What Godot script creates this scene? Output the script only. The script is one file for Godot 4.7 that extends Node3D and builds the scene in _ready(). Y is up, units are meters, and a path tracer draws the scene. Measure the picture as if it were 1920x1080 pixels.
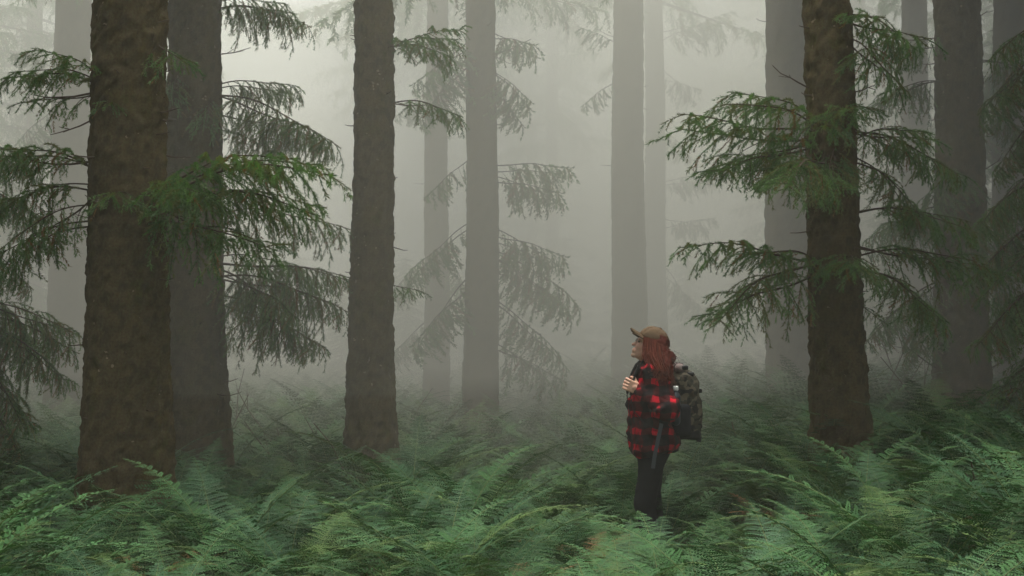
extends Node3D
# A walker among ferns in a misty spruce wood.

const F := 2400.0          # focal length in pixels of a 1920 x 1080 picture
const EYE := 1.6
var cam: Camera3D
var names := {}
var M := {}
var near_sprays := []      # each [length, wood mesh, needle mesh]
var far_sprays := []
var hang_sprays := []
var crown_high: ArrayMesh
var crown_low: ArrayMesh
var crown_young: ArrayMesh
var crown_wall: ArrayMesh
var crown_dense: ArrayMesh
var ground_noise := FastNoiseLite.new()
var bark_cells := FastNoiseLite.new()
var bark_fine := FastNoiseLite.new()
var bark_plates := FastNoiseLite.new()

# ------------------------------------------------------------------ helpers
class MB:
	var v := PackedVector3Array()
	var n := PackedVector3Array()
	var c := PackedColorArray()
	var i := PackedInt32Array()
	func tri(a: Vector3, b: Vector3, d: Vector3, nn: Vector3, col: Color) -> void:
		var k := v.size()
		v.append(a); v.append(b); v.append(d)
		n.append(nn); n.append(nn); n.append(nn)
		c.append(col); c.append(col); c.append(col)
		i.append(k); i.append(k + 1); i.append(k + 2)
	func quad(a: Vector3, b: Vector3, d: Vector3, e: Vector3, nn: Vector3, col: Color) -> void:
		var k := v.size()
		v.append(a); v.append(b); v.append(d); v.append(e)
		for q in 4:
			n.append(nn); c.append(col)
		i.append_array(PackedInt32Array([k, k + 1, k + 2, k, k + 2, k + 3]))
	func tube(pts: Array, radii: Array, sides: int, col: Color) -> void:
		var first := v.size()
		var m := pts.size()
		for a in m:
			var p: Vector3 = pts[a]
			var q0: Vector3 = pts[maxi(a - 1, 0)]
			var q1: Vector3 = pts[mini(a + 1, m - 1)]
			var t := (q1 - q0).normalized()
			var u := t.cross(Vector3(0.13, 0.2, 0.97) if absf(t.z) < 0.9 else Vector3.RIGHT).normalized()
			var w := t.cross(u)
			for s in sides:
				var an := TAU * s / sides
				var dd := u * cos(an) + w * sin(an)
				v.append(p + dd * float(radii[a])); n.append(dd); c.append(col)
		for a in m - 1:
			for s in sides:
				var s2 := (s + 1) % sides
				var k0 := first + a * sides
				i.append_array(PackedInt32Array([k0 + s, k0 + sides + s, k0 + s2, k0 + s2, k0 + sides + s, k0 + sides + s2]))
		for e in [0, m - 1]:
			var t: Vector3 = (pts[1] - pts[0]).normalized() * -1.0 if e == 0 else (pts[m - 1] - pts[m - 2]).normalized()
			var k := v.size()
			v.append(pts[e]); n.append(t); c.append(col)
			for s in sides:
				i.append_array(PackedInt32Array([k, first + e * sides + s, first + e * sides + (s + 1) % sides]))
	func add(o: MB, x: Transform3D) -> void:
		var k := v.size()
		var nb := x.basis.orthonormalized()
		for a in o.v.size():
			v.append(x * o.v[a]); n.append(nb * o.n[a])
		c.append_array(o.c)
		for a in o.i:
			i.append(a + k)
	func mesh() -> ArrayMesh:
		var am := ArrayMesh.new()
		for t in range(0, i.size(), 3):        # the faces' winding follows the normals
			var A := v[i[t]]
			var fn := (v[i[t + 2]] - A).cross(v[i[t + 1]] - A)
			if fn.dot(n[i[t]] + n[i[t + 1]] + n[i[t + 2]]) < 0.0:
				var sw := i[t + 1]
				i[t + 1] = i[t + 2]; i[t + 2] = sw
		var arr := []
		arr.resize(Mesh.ARRAY_MAX)
		arr[Mesh.ARRAY_VERTEX] = v; arr[Mesh.ARRAY_NORMAL] = n; arr[Mesh.ARRAY_COLOR] = c; arr[Mesh.ARRAY_INDEX] = i
		am.add_surface_from_arrays(Mesh.PRIMITIVE_TRIANGLES, arr)
		return am

func numbered(called: String) -> String:
	names[called] = names.get(called, -1) + 1
	return called if names[called] == 0 else "%s_%03d" % [called, names[called]]

func thing(called: String, label: String, category: String, where: Vector3, group := "") -> Node3D:
	var o := Node3D.new()
	o.name = numbered(called)
	add_child(o)
	o.position = where
	tag(o, label, category, group)
	return o

func tag(o: Node3D, label: String, category: String, group := "", kind := "") -> void:
	if label: o.set_meta("label", label)
	if category: o.set_meta("category", category)
	if group: o.set_meta("group", group)
	if kind: o.set_meta("kind", kind)

func part(called: String, mesh: Mesh, mat: Material, parent: Node) -> MeshInstance3D:
	var o := MeshInstance3D.new()
	o.name = called if parent != self else numbered(called)
	o.mesh = mesh
	o.material_override = mat
	parent.add_child(o, true)
	return o

func mat(col: Color, rough := 0.9, spec := 0.3) -> StandardMaterial3D:
	var m := StandardMaterial3D.new()
	m.albedo_color = col.linear_to_srgb()
	m.roughness = rough
	m.metallic_specular = spec
	return m

func leaf_mat(back: Color) -> StandardMaterial3D:
	var m := mat(Color(1, 1, 1), 0.55, 0.35)
	m.vertex_color_use_as_albedo = true
	m.cull_mode = BaseMaterial3D.CULL_DISABLED
	m.backlight_enabled = true
	m.backlight = back
	return m

# a photo pixel and a depth in metres along the level view axis -> a point
func at(px: float, py: float, depth: float) -> Vector3:
	var d := cam.basis * Vector3((px - 960.0) / F, (540.0 - py) / F, -1.0)
	return cam.position + d * (depth / -d.z)

func ground_at(x: float, z: float) -> float:
	var bank := smoothstep(1.0, 3.3, x + 0.1 * (-z - 9.0))
	return 0.42 * bank + 0.10 * ground_noise.get_noise_2d(x, z) + 0.10 * smoothstep(-2.0, -5.0, x)

func noise_texture(seed_: int, freq: float, cols: Array, size := 512, kind := FastNoiseLite.TYPE_SIMPLEX_SMOOTH) -> NoiseTexture2D:
	var f := FastNoiseLite.new()
	f.seed = seed_; f.frequency = freq; f.noise_type = kind
	f.fractal_octaves = 5
	var t := NoiseTexture2D.new()
	t.width = size; t.height = size; t.seamless = true; t.noise = f
	var g := Gradient.new()
	g.offsets = PackedFloat32Array(cols.map(func(x): return x[0]))
	g.colors = PackedColorArray(cols.map(func(x): return x[1].linear_to_srgb()))
	t.color_ramp = g
	return t

func bump_texture(seed_: int, freq: float, strength: float, kind := FastNoiseLite.TYPE_SIMPLEX_SMOOTH) -> NoiseTexture2D:
	var f := FastNoiseLite.new()
	f.seed = seed_; f.frequency = freq; f.noise_type = kind
	f.fractal_octaves = 5
	var t := NoiseTexture2D.new()
	t.width = 512; t.height = 512; t.seamless = true; t.noise = f
	t.as_normal_map = true; t.bump_strength = strength
	return t

func materials() -> void:
	var bark := mat(Color(1, 1, 1), 0.95, 0.2)
	bark.albedo_texture = noise_texture(3, 0.02, [[0.0, Color(0.038, 0.026, 0.013)], [0.36, Color(0.062, 0.044, 0.021)], [0.52, Color(0.082, 0.057, 0.027)], [0.7, Color(0.066, 0.062, 0.026)], [1.0, Color(0.135, 0.108, 0.066)]])
	bark.uv1_triplanar = true; bark.uv1_world_triplanar = true
	bark.uv1_scale = Vector3(4.2, 3.6, 4.2)
	bark.normal_enabled = true
	bark.normal_texture = bump_texture(8, 0.06, 10.0)
	bark.normal_scale = 0.9
	bark.vertex_color_use_as_albedo = true
	M.bark = bark
	M.flake = mat(Color(0.2, 0.155, 0.1), 0.95, 0.2)
	M.wood = mat(Color(0.062, 0.046, 0.032), 0.95, 0.2)
	M.dead = mat(Color(0.085, 0.062, 0.045), 0.95, 0.2)
	M.needle = leaf_mat(Color(0.7, 0.8, 0.45))
	M.fern = leaf_mat(Color(0.45, 0.5, 0.3))
	M.fern.roughness = 0.6
	M.fern.metallic_specular = 0.25
	var soil := mat(Color(1, 1, 1), 1.0, 0.1)
	soil.albedo_texture = noise_texture(5, 0.03, [[0.0, Color(0.025, 0.018, 0.01)], [0.5, Color(0.06, 0.042, 0.022)], [0.75, Color(0.04, 0.05, 0.02)], [1.0, Color(0.11, 0.08, 0.045)]])
	soil.uv1_triplanar = true; soil.uv1_world_triplanar = true
	soil.uv1_scale = Vector3(0.6, 0.6, 0.6)
	M.soil = soil

# ------------------------------------------------------------------ spruce sprays
func needles_on(mb: MB, pts: Array, dens: float, nl: float, nw: float, col: Color, rng: RandomNumberGenerator) -> void:
	for k in pts.size() - 1:
		var a: Vector3 = pts[k]
		var b: Vector3 = pts[k + 1]
		var ax := b - a
		var seg := ax.length()
		if seg < 1e-4: continue
		ax /= seg
		var u := ax.cross(Vector3(0.3, 0.9, 0.31)).normalized()
		var w := ax.cross(u)
		var count := int(seg * dens + rng.randf())
		for q in count:
			var an := rng.randf() * TAU
			var rad := u * cos(an) + w * sin(an)
			if rad.y < -0.4: rad.y *= 0.5
			var base := a + ax * (seg * rng.randf())
			var dir := (ax * rng.randf_range(0.55, 0.95) + rad * 0.8).normalized()
			var side := dir.cross(rad.cross(ax) + dir.cross(ax) * 0.2).normalized()
			var wd := ax.cross(rad).normalized()
			var tip := base + dir * nl * rng.randf_range(0.75, 1.15)
			var nn := wd.cross(dir).normalized()
			if side.length() < 0.1: continue
			mb.tri(base + wd * nw * 0.5, tip, base - wd * nw * 0.5, nn, col)

func shoot_color(rng: RandomNumberGenerator, fresh: float) -> Color:
	var r := rng.randf()
	if r < 0.10 * (1.0 - fresh): return Color(0.17, 0.095, 0.035)
	if r < 0.30: return Color(0.125, 0.135, 0.045) * rng.randf_range(0.85, 1.15)
	if r < 0.65: return Color(0.075, 0.14, 0.052) * rng.randf_range(0.85, 1.15)
	return Color(0.115, 0.195, 0.07) * rng.randf_range(0.9, 1.2)

func spray(L: float, seed_: int, coarse: bool, hang := 0.0) -> Array:
	var rng := RandomNumberGenerator.new()
	rng.seed = seed_
	var wood := MB.new()
	var green := MB.new()
	var dens := 115.0 if coarse else 340.0
	var nl := 0.045 if coarse else 0.026
	var nw := 0.016 if coarse else 0.006
	var arch := rng.randf_range(-0.02, 0.10)
	var wig := rng.randf_range(-0.05, 0.05)
	var ph := rng.randf() * TAU
	var pts := []
	var rad := []
	for k in 17:
		var t := k / 16.0
		pts.append(Vector3(L * t, L * (arch * sin(PI * t) + 0.012 * sin(9.0 * t + ph)), L * (wig * sin(PI * t) + 0.012 * sin(7.0 * t + ph * 2.0))))
		rad.append(lerpf(0.0085, 0.0018, t) * (0.6 + 0.4 * L))
	wood.tube(pts, rad, 5, Color.WHITE)
	needles_on(green, pts.slice(11), dens, nl, nw, shoot_color(rng, 1.0), rng)
	var pos := 0.10 * L
	var s := 1.0
	while pos < L * 0.985:
		var t := pos / L
		var k := clampi(int(t * 16.0), 0, 15)
		var f := t * 16.0 - k
		var p: Vector3 = pts[k].lerp(pts[k + 1], f)
		var ax: Vector3 = (pts[k + 1] - pts[k]).normalized()
		s = -s
		pos += rng.randf_range(0.038, 0.07) * (1.3 if coarse else 1.0) * (1.0 - 0.3 * hang)
		if t < 0.2 and rng.randf() < 0.45: continue
		var ln := (minf(0.46, 0.36 * L + 0.05) * pow(1.0 - t, 0.6 - 0.25 * hang) * (0.55 + 0.45 * smoothstep(0.0, 0.35, t)) + 0.09) * rng.randf_range(0.6, 1.25)
		var an := deg_to_rad(rng.randf_range(38, 68))
		var d := (ax * cos(an) + Vector3(0, rng.randf_range(-0.35, 0.18), s * sin(an))).normalized()
		var bp := [p]
		var br := [0.0035]
		var q := p
		var steps := maxi(2, int(ln / 0.04))
		for z in steps:
			d = (d + Vector3(0, -0.115 - 0.14 * hang, 0) + Vector3(rng.randf_range(-1, 1), rng.randf_range(-1, 1), rng.randf_range(-1, 1)) * 0.06).normalized()
			q += d * (ln / steps)
			bp.append(q); br.append(lerpf(0.0032, 0.0012, float(z + 1) / steps))
		wood.tube(bp, br, 3, Color.WHITE)
		var bare := 0 if t > 0.4 else int(steps * rng.randf_range(0.1, 0.5))
		needles_on(green, bp.slice(bare), dens, nl, nw, shoot_color(rng, t), rng)
		var s2 := 1.0
		for z in range(maxi(1, bare), steps):
			s2 = -s2
			if coarse and rng.randf() < 0.25: continue
			if rng.randf() < 0.12: continue
			var bd: Vector3 = (bp[z + 1] - bp[z]).normalized()
			var lat := bd.cross(Vector3.UP).normalized() * s2
			var sd := (bd * 0.75 + lat * rng.randf_range(0.2, 0.95) + Vector3(rng.randf_range(-0.3, 0.3), 0, rng.randf_range(-0.3, 0.3)) + Vector3(0, -rng.randf_range(0.1, 0.85) - 0.7 * hang, 0)).normalized()
			var sl := rng.randf_range(0.08, 0.19) * (1.0 + 0.5 * hang) * (1.0 - 0.45 * z / steps)
			var m1: Vector3 = bp[z] + sd * sl * 0.5
			var m2 := m1 + (sd + Vector3(0, -0.28, 0)).normalized() * sl * 0.5
			needles_on(green, [bp[z], m1, m2], dens, nl, nw, shoot_color(rng, float(z) / steps), rng)
			if not coarse and rng.randf() < 0.35:
				var m3 := m1 + (sd - lat * 0.9 + Vector3(0, -0.5, 0)).normalized() * sl * 0.55
				needles_on(green, [m1, m3], dens, nl, nw, shoot_color(rng, 0.8), rng)
	return [L, wood, green]

# place a spray so that its foot is at R and its tip at P (both in the parent's axes)
func branch(parent: Node3D, R: Vector3, P: Vector3, sprays: Array, rng: RandomNumberGenerator, droop := 0.0) -> void:
	var ln := R.distance_to(P)
	var best := []
	var lo := 99.0
	for s in sprays:
		var cost: float = absf(log(ln / float(s[0]))) + rng.randf() * 0.35
		if cost < lo:
			lo = cost; best = s
	var x := (P - R) / ln
	var z := x.cross(Vector3.UP.rotated(x, rng.randf_range(-0.35, 0.35))).normalized()
	if rng.randf() < 0.5 : z = z.rotated(x, rng.randf_range(-0.4, 0.4))
	var y := z.cross(x).normalized()
	var sc := ln / float(best[0])
	var b := part("branch", best[1], M.wood, parent)
	b.transform = Transform3D(Basis(x, y, z) * Basis.from_scale(Vector3(sc, sc, sc)), R)
	part("needles", best[2], M.needle, b)

func crown(seed_: int, y0: float, y1: float, count: int, reach: float) -> ArrayMesh:
	var rng := RandomNumberGenerator.new()
	rng.seed = seed_
	var mb := MB.new()
	var sp := []
	for k in 4: sp.append(spray(1.6, seed_ * 10 + k, true))
	for k in count:
		var t := (k + rng.randf()) / count
		var y := lerpf(y0, y1, t)
		var ln := reach * lerpf(1.0, 0.25, t) * rng.randf_range(0.65, 1.15)
		var an := k * 2.399 + rng.randf_range(-0.3, 0.3)
		var out := Vector3(cos(an), rng.randf_range(-0.45, -0.05), sin(an)).normalized()
		var z := out.cross(Vector3.UP).normalized()
		var up := z.cross(out)
		var sc := ln / 1.6
		var x := Transform3D(Basis(out, up, z) * Basis.from_scale(Vector3(sc, sc, sc)), Vector3(0, y, 0))
		mb.add(sp[k % 4][2], x)
		var far := out * ln * 0.9
		mb.tri(Vector3(0, y + 0.03, 0), Vector3(0, y, 0) + far, Vector3(0, y - 0.03, 0), z, Color(0.06, 0.045, 0.03))
	return mb.mesh()

# ------------------------------------------------------------------ trees
# s: px, base row, depth, width in pixels high up and low down, lean ... ; detail 2 near, 1 middle, 0 far
func spruce(called: String, label: String, group: String, foot: Vector3, r: float, flare: float, lean: Vector2, height: float, detail: int, seed_: int, taper := 0.035, torn := false) -> Node3D:
	var t := thing(called, label, "tree", foot, group)
	var around: int = [18, 44, 112][detail]
	var step: float = [0.35, 0.06, 0.022][detail]
	var y_fine: float = [0.0, 7.0, 4.9][detail]
	var ys := []
	var y := -0.3
	while y < y_fine:
		ys.append(y); y += step
	while y < height:
		ys.append(y); y += 0.5
	var mb := MB.new()
	var amp: float = [0.006, 0.014, 0.019][detail]
	for yy in ys:
		var rr := trunk_r(yy, r, flare, taper, height)
		var c := trunk_c(yy, lean, seed_)
		for a in around:
			var an := TAU * a / around
			var lobes := 1.0 + 0.10 * exp(-maxf(yy, 0.0) / 0.35) * sin(an * 5.0 + seed_) + 0.03 * sin(an * 3.0 + seed_ * 1.7 + yy * 0.4)
			var dir := Vector3(cos(an), 0, sin(an))
			var sp := dir * rr + Vector3(0, yy, seed_ * 7.0)
			var cell := bark_cells.get_noise_3d(sp.x, sp.y * 0.8, sp.z)
			var fine := bark_fine.get_noise_3d(sp.x, sp.y, sp.z)
			var lump := bark_fine.get_noise_3d(sp.x * 0.33, sp.y * 0.33, sp.z + 50.0)
			var off := amp * (0.5 - cell) * 0.9 + amp * 1.2 * fine + amp * 0.8 * lump
			mb.v.append(c + dir * (rr * lobes + off))
			mb.n.append(dir)
			var plate := 1.0 + 0.36 * bark_plates.get_noise_3d(sp.x, sp.y * 0.8, sp.z)
			var moss := smoothstep(0.05, 0.35, bark_fine.get_noise_3d(sp.x * 0.25 + 9.0, sp.y * 0.2, sp.z))
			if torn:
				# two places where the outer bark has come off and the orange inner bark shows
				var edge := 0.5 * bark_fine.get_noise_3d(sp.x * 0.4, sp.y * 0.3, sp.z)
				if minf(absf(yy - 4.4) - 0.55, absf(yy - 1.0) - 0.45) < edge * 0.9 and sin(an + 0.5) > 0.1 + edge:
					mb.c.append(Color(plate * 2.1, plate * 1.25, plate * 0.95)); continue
			mb.c.append(Color(plate, plate * (1.0 + 0.12 * moss), plate * (1.0 - 0.25 * moss)))
	var rows := ys.size()
	for j in rows - 1:
		for a in around:
			var a2 := (a + 1) % around
			mb.i.append_array(PackedInt32Array([j * around + a, (j + 1) * around + a, j * around + a2, j * around + a2, (j + 1) * around + a, (j + 1) * around + a2]))
	# smooth normals from the shape
	var nn := PackedVector3Array()
	nn.resize(mb.v.size())
	for k in range(0, mb.i.size(), 3):
		var A := mb.v[mb.i[k]]
		var fn := (mb.v[mb.i[k + 2]] - A).cross(mb.v[mb.i[k + 1]] - A)
		for e in 3: nn[mb.i[k + e]] += fn
	for k in nn.size(): mb.n[k] = nn[k].normalized() if nn[k].dot(mb.n[k]) > 0 else -nn[k].normalized()
	part("trunk", mb.mesh(), M.bark, t)
	t.set_meta("r", r)
	return t

func trunk_r(y: float, r: float, flare: float, taper: float, height: float) -> float:
	return maxf(r * (1.0 - taper * maxf(y - 1.3, -1.3) * (1.0 if y < 5.0 else 1.0)), 0.03) * clampf((height - y) / 4.0, 0.05, 1.0) + flare * exp(-maxf(y + 0.1, 0.0) / 0.75)

func trunk_c(y: float, lean: Vector2, seed_: int) -> Vector3:
	return Vector3(lean.x * y + 0.012 * sin(y * 1.3 + seed_), y, lean.y * y + 0.012 * sin(y * 1.1 + seed_ * 2.0))

func flakes(t: Node3D, r: float, flare: float, taper: float, height: float, lean: Vector2, seed_: int, count: int) -> void:
	var rng := RandomNumberGenerator.new()
	rng.seed = seed_ * 31
	var mb := MB.new()
	for k in count:
		var y := rng.randf_range(0.3, 4.6)
		var an := rng.randf_range(-0.5, PI + 0.5)
		var rr := trunk_r(y, r, flare, taper, height) * (1.0 + 0.03 * sin(an * 3.0 + seed_ * 1.7 + y * 0.4))
		var dir := Vector3(cos(an), 0, sin(an))
		var tg := Vector3(-sin(an), 0, cos(an))
		var c := trunk_c(y, lean, seed_) + dir * (rr + 0.002)
		var w := rng.randf_range(0.008, 0.022)
		var h := rng.randf_range(0.008, 0.02)
		var lift := rng.randf_range(0.006, 0.014)
		var tilt := rng.randf_range(-0.4, 0.4)
		var pts := []
		for q in 6:
			var qa := TAU * q / 6.0 + tilt
			var e := Vector2(cos(qa) * w, sin(qa) * h) * rng.randf_range(0.75, 1.2)
			pts.append(c + tg * e.x + Vector3(0, e.y, 0) + dir * (lift * (0.35 if e.y > 0 else 1.0) - absf(e.x) * 0.25))
		var mid := c + dir * (lift * 0.85)
		var tone := rng.randf_range(0.6, 1.25)
		for q in 6:
			var A: Vector3 = pts[q]
			var B: Vector3 = pts[(q + 1) % 6]
			mb.tri(mid, B, A, (B - mid).cross(A - mid).normalized() * (1.0 if (B - mid).cross(A - mid).dot(dir) > 0 else -1.0), Color(tone, tone, tone))
			mb.quad(A, B, B - dir * lift * 1.6, A - dir * lift * 1.6, ((A + B) * 0.5 - mid).normalized(), Color(tone, tone, tone))
	var o := part("bark_flakes", mb.mesh(), M.flake_v, t)
	o.set_meta("kind", "stuff")

func stub(t: Node3D, A: Vector3, B: Vector3, rng: RandomNumberGenerator, forks := 1) -> void:
	var mb := MB.new()
	var ln := A.distance_to(B)
	var pts := []
	var rad := []
	for k in 6:
		var f := k / 5.0
		pts.append(A.lerp(B, f) + Vector3(rng.randf_range(-1, 1), rng.randf_range(-1, 1), rng.randf_range(-1, 1)) * ln * 0.025 * f + Vector3(0, -0.05 * ln * sin(PI * f), 0))
		rad.append(lerpf(0.010, 0.0035, f) * clampf(ln * 2.0, 0.7, 1.3))
	mb.tube(pts, rad, 5, Color.WHITE)
	for q in forks:
		var k := rng.randi_range(2, 4)
		var d := (B - A).normalized().rotated(Vector3(rng.randf_range(-1, 1), rng.randf_range(-1, 1), rng.randf_range(-1, 1)).normalized(), rng.randf_range(0.5, 0.9))
		mb.tube([pts[k], pts[k] + d * ln * rng.randf_range(0.12, 0.3)], [0.004, 0.002], 4, Color.WHITE)
	part("dead_branch", mb.mesh(), M.dead, t)

# ------------------------------------------------------------------ ferns
func frond(seed_: int, L: float, pairs: int, leaflets: int, dead := false) -> MB:
	var rng := RandomNumberGenerator.new()
	rng.seed = seed_
	var mb := MB.new()
	var th := deg_to_rad(rng.randf_range(60, 82))
	var bend := deg_to_rad(rng.randf_range(50, 100))
	var curl := rng.randf_range(-0.25, 0.25)
	var n := 24
	var pts := []
	var rad := []
	var p := Vector3.ZERO
	for k in n + 1:
		var t := float(k) / n
		pts.append(p)
		rad.append(lerpf(0.0042, 0.0009, t))
		var a := th - bend * pow(t, 1.25)
		p += Vector3(cos(a), sin(a), curl * t) .normalized() * (L / n)
	var stem := Color(0.10, 0.13, 0.05) if not dead else Color(0.13, 0.075, 0.035)
	mb.tube(pts, rad, 3 if leaflets < 5 else 4, stem)
	var base := Color(0.036, 0.092, 0.031)
	var hue := rng.randf()
	if hue < 0.22: base = Color(0.06, 0.105, 0.031)
	elif hue > 0.7: base = Color(0.026, 0.07, 0.029)
	if dead: base = Color(0.16, 0.085, 0.035)
	var wmax := L * rng.randf_range(0.18, 0.25)
	for j in pairs:
		var u := (j + 0.5) / pairs
		var t := 0.2 + 0.79 * u
		var kf := t * n
		var k := clampi(int(kf), 0, n - 1)
		var o: Vector3 = pts[k].lerp(pts[k + 1], kf - k)
		var ax: Vector3 = (pts[k + 1] - pts[k]).normalized()
		var zz := Vector3(0, 0, 1)
		zz = (zz - ax * ax.dot(zz)).normalized()
		var up := zz.cross(ax).normalized()
		if up.y < 0: up = -up
		var ln := wmax * pow(1.0 - u, 0.75) * (0.5 + 0.5 * smoothstep(0.0, 0.28, u))
		ln = maxf(ln, 0.012) * rng.randf_range(0.9, 1.08)
		for s in [-1.0, 1.0]:
			var d: Vector3 = (zz * s + ax * rng.randf_range(0.22, 0.4) + up * rng.randf_range(-0.06, 0.26)).normalized()
			var dr := rng.randf_range(0.1, 0.35)
			var col := base * rng.randf_range(0.72, 1.25)
			col.a = 1.0
			if leaflets <= 1:
				var wv := ax * (L * 0.79 / pairs) * 0.46
				var m1 := o + d * ln * 0.4
				var tip := o + d * ln - up * ln * dr
				mb.tri(o, m1 - wv, tip, up, col); mb.tri(o, tip, m1 + wv, up, col)
				continue
			var gap := ln / (leaflets + 0.3)
			for m in leaflets:
				var f := (m + 0.4) / leaflets
				var c := o + d * ln * f - up * ln * dr * f * f
				var lw := minf(L * 0.79 / pairs * 0.46, 0.025) * (1.0 - 0.75 * f) + 0.003
				var half := gap * 0.52
				for s2 in [-1.0, 1.0]:
					var e: Vector3 = (ax * s2 + d * 0.45).normalized()
					var tipl := c + e * lw + up * rng.randf_range(-0.25, 0.12) * lw
					var mid := c + e * lw * 0.5
					mb.quad(c - d * half * 0.7, mid - d * half * 0.75, tipl, mid + d * half, (up + d * rng.randf_range(-0.2, 0.2)).normalized(), col)
			mb.tri(o + ax * 0.0012, o + d * ln - up * ln * dr, o - ax * 0.0012, up, col)
	return mb

# ------------------------------------------------------------------ solid shapes from distance fields
# prims: ["cap", a, b, ra, rb] | ["ell", centre, radii, basis] | ["box", centre, half, round, basis]; a last element "cut" takes away
func solid(mb: MB, prims: Array, cell: float, k: float, x := Transform3D(), wob := 0.0, wob_freq := 1.0, col := Color.WHITE) -> void:
	var lo := Vector3(9, 9, 9)
	var hi := -lo
	for p in prims:
		if p[-1] is String: continue
		var bb := prim_box(p)
		lo = lo.min(bb[0]); hi = hi.max(bb[1])
	var pad := cell * 2.0 + wob
	lo -= Vector3(pad, pad, pad); hi += Vector3(pad, pad, pad)
	var nx := int((hi.x - lo.x) / cell) + 2
	var ny := int((hi.y - lo.y) / cell) + 2
	var nz := int((hi.z - lo.z) / cell) + 2
	var f := PackedFloat32Array()
	f.resize(nx * ny * nz)
	f.fill(0.5)
	for p in prims:
		var cut: bool = p[-1] is String
		var bb := prim_box(p)
		var mg := k + cell * 2.5
		var i0 := maxi(0, int((bb[0].x - mg - lo.x) / cell)); var i1 := mini(nx - 1, int((bb[1].x + mg - lo.x) / cell) + 1)
		var j0 := maxi(0, int((bb[0].y - mg - lo.y) / cell)); var j1 := mini(ny - 1, int((bb[1].y + mg - lo.y) / cell) + 1)
		var k0 := maxi(0, int((bb[0].z - mg - lo.z) / cell)); var k1 := mini(nz - 1, int((bb[1].z + mg - lo.z) / cell) + 1)
		var kind: String = p[0]
		for a in range(i0, i1 + 1):
			for b in range(j0, j1 + 1):
				for c in range(k0, k1 + 1):
					var q := lo + Vector3(a, b, c) * cell
					var d := 0.0
					if kind == "cap":
						var ab: Vector3 = p[2] - p[1]
						var t := clampf((q - p[1]).dot(ab) / ab.length_squared(), 0.0, 1.0)
						d = (q - p[1] - ab * t).length() - lerpf(p[3], p[4], t)
					elif kind == "ell":
						var e: Vector3 = (q - p[1]) if not (p.size() > 3 and p[3] is Basis) else p[3].transposed() * (q - p[1])
						var r: Vector3 = p[2]
						var l := (e / r).length()
						d = (l - 1.0) * minf(r.x, minf(r.y, r.z)) if l < 0.01 else l * (l - 1.0) / (e / (r * r)).length()
					else:
						var e: Vector3 = (q - p[1]) if not (p.size() > 4 and p[4] is Basis) else p[4].transposed() * (q - p[1])
						var h: Vector3 = e.abs() - p[2] + Vector3(p[3], p[3], p[3])
						d = h.max(Vector3.ZERO).length() + minf(maxf(h.x, maxf(h.y, h.z)), 0.0) - float(p[3])
					var at_ := (a * ny + b) * nz + c
					var o := f[at_]
					if cut:
						f[at_] = maxf(o, -d)
					else:
						var hh := maxf(k - absf(o - d), 0.0) / k
						f[at_] = minf(o, d) - hh * hh * k * 0.25
	if wob > 0.0:
		for a in nx:
			for b in ny:
				for c in nz:
					var at_ := (a * ny + b) * nz + c
					if absf(f[at_]) < wob + cell * 2.0:
						var q := (lo + Vector3(a, b, c) * cell) * wob_freq
						f[at_] += wob * bark_fine.get_noise_3d(q.x, q.y, q.z)
	var ids := PackedInt32Array()
	ids.resize(nx * ny * nz)
	ids.fill(-1)
	var first := mb.v.size()
	var OFF := [0, nz * ny, nz, nz * ny + nz, 1, nz * ny + 1, nz + 1, nz * ny + nz + 1]
	var CORN := [Vector3(0, 0, 0), Vector3(1, 0, 0), Vector3(0, 1, 0), Vector3(1, 1, 0), Vector3(0, 0, 1), Vector3(1, 0, 1), Vector3(0, 1, 1), Vector3(1, 1, 1)]
	var EDG := [[0, 1], [2, 3], [4, 5], [6, 7], [0, 2], [1, 3], [4, 6], [5, 7], [0, 4], [1, 5], [2, 6], [3, 7]]
	for a in nx - 1:
		for b in ny - 1:
			for c in nz - 1:
				var at_ := (a * ny + b) * nz + c
				var inside := 0
				for q in 8:
					if f[at_ + OFF[q]] < 0.0: inside += 1
				if inside == 0 or inside == 8: continue
				var sum := Vector3.ZERO
				var cnt := 0
				for e in EDG:
					var u := f[at_ + OFF[e[0]]]
					var w := f[at_ + OFF[e[1]]]
					if (u < 0.0) != (w < 0.0):
						sum += CORN[e[0]].lerp(CORN[e[1]], u / (u - w)); cnt += 1
				ids[at_] = mb.v.size()
				var g := Vector3(f[at_ + OFF[1]] - f[at_], f[at_ + OFF[2]] - f[at_], f[at_ + OFF[4]] - f[at_])
				g += Vector3(f[at_ + OFF[7]] - f[at_ + OFF[6]], f[at_ + OFF[7]] - f[at_ + OFF[5]], f[at_ + OFF[7]] - f[at_ + OFF[3]])
				mb.v.append(x * (lo + (Vector3(a, b, c) + sum / cnt) * cell))
				mb.n.append((x.basis.orthonormalized() * g).normalized())
				mb.c.append(col)
	var sx := ny * nz
	for a in range(1, nx - 1):
		for b in range(1, ny - 1):
			for c in range(1, nz - 1):
				var at_ := (a * ny + b) * nz + c
				var here := f[at_] < 0.0
				for axis in 3:
					var nxt: int = at_ + [sx, nz, 1][axis]
					if here == (f[nxt] < 0.0): continue
					var u: int = [nz, 1, sx][axis]
					var w: int = [1, sx, nz][axis]
					var q := [ids[at_], ids[at_ - u], ids[at_ - u - w], ids[at_ - w]]
					if q.min() < 0: continue
					if here: mb.i.append_array(PackedInt32Array([q[0], q[2], q[1], q[0], q[3], q[2]]))
					else: mb.i.append_array(PackedInt32Array([q[0], q[1], q[2], q[0], q[2], q[3]]))
	# better normals: average of the faces, turned outwards by the field
	var nn := PackedVector3Array()
	nn.resize(mb.v.size())
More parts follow.
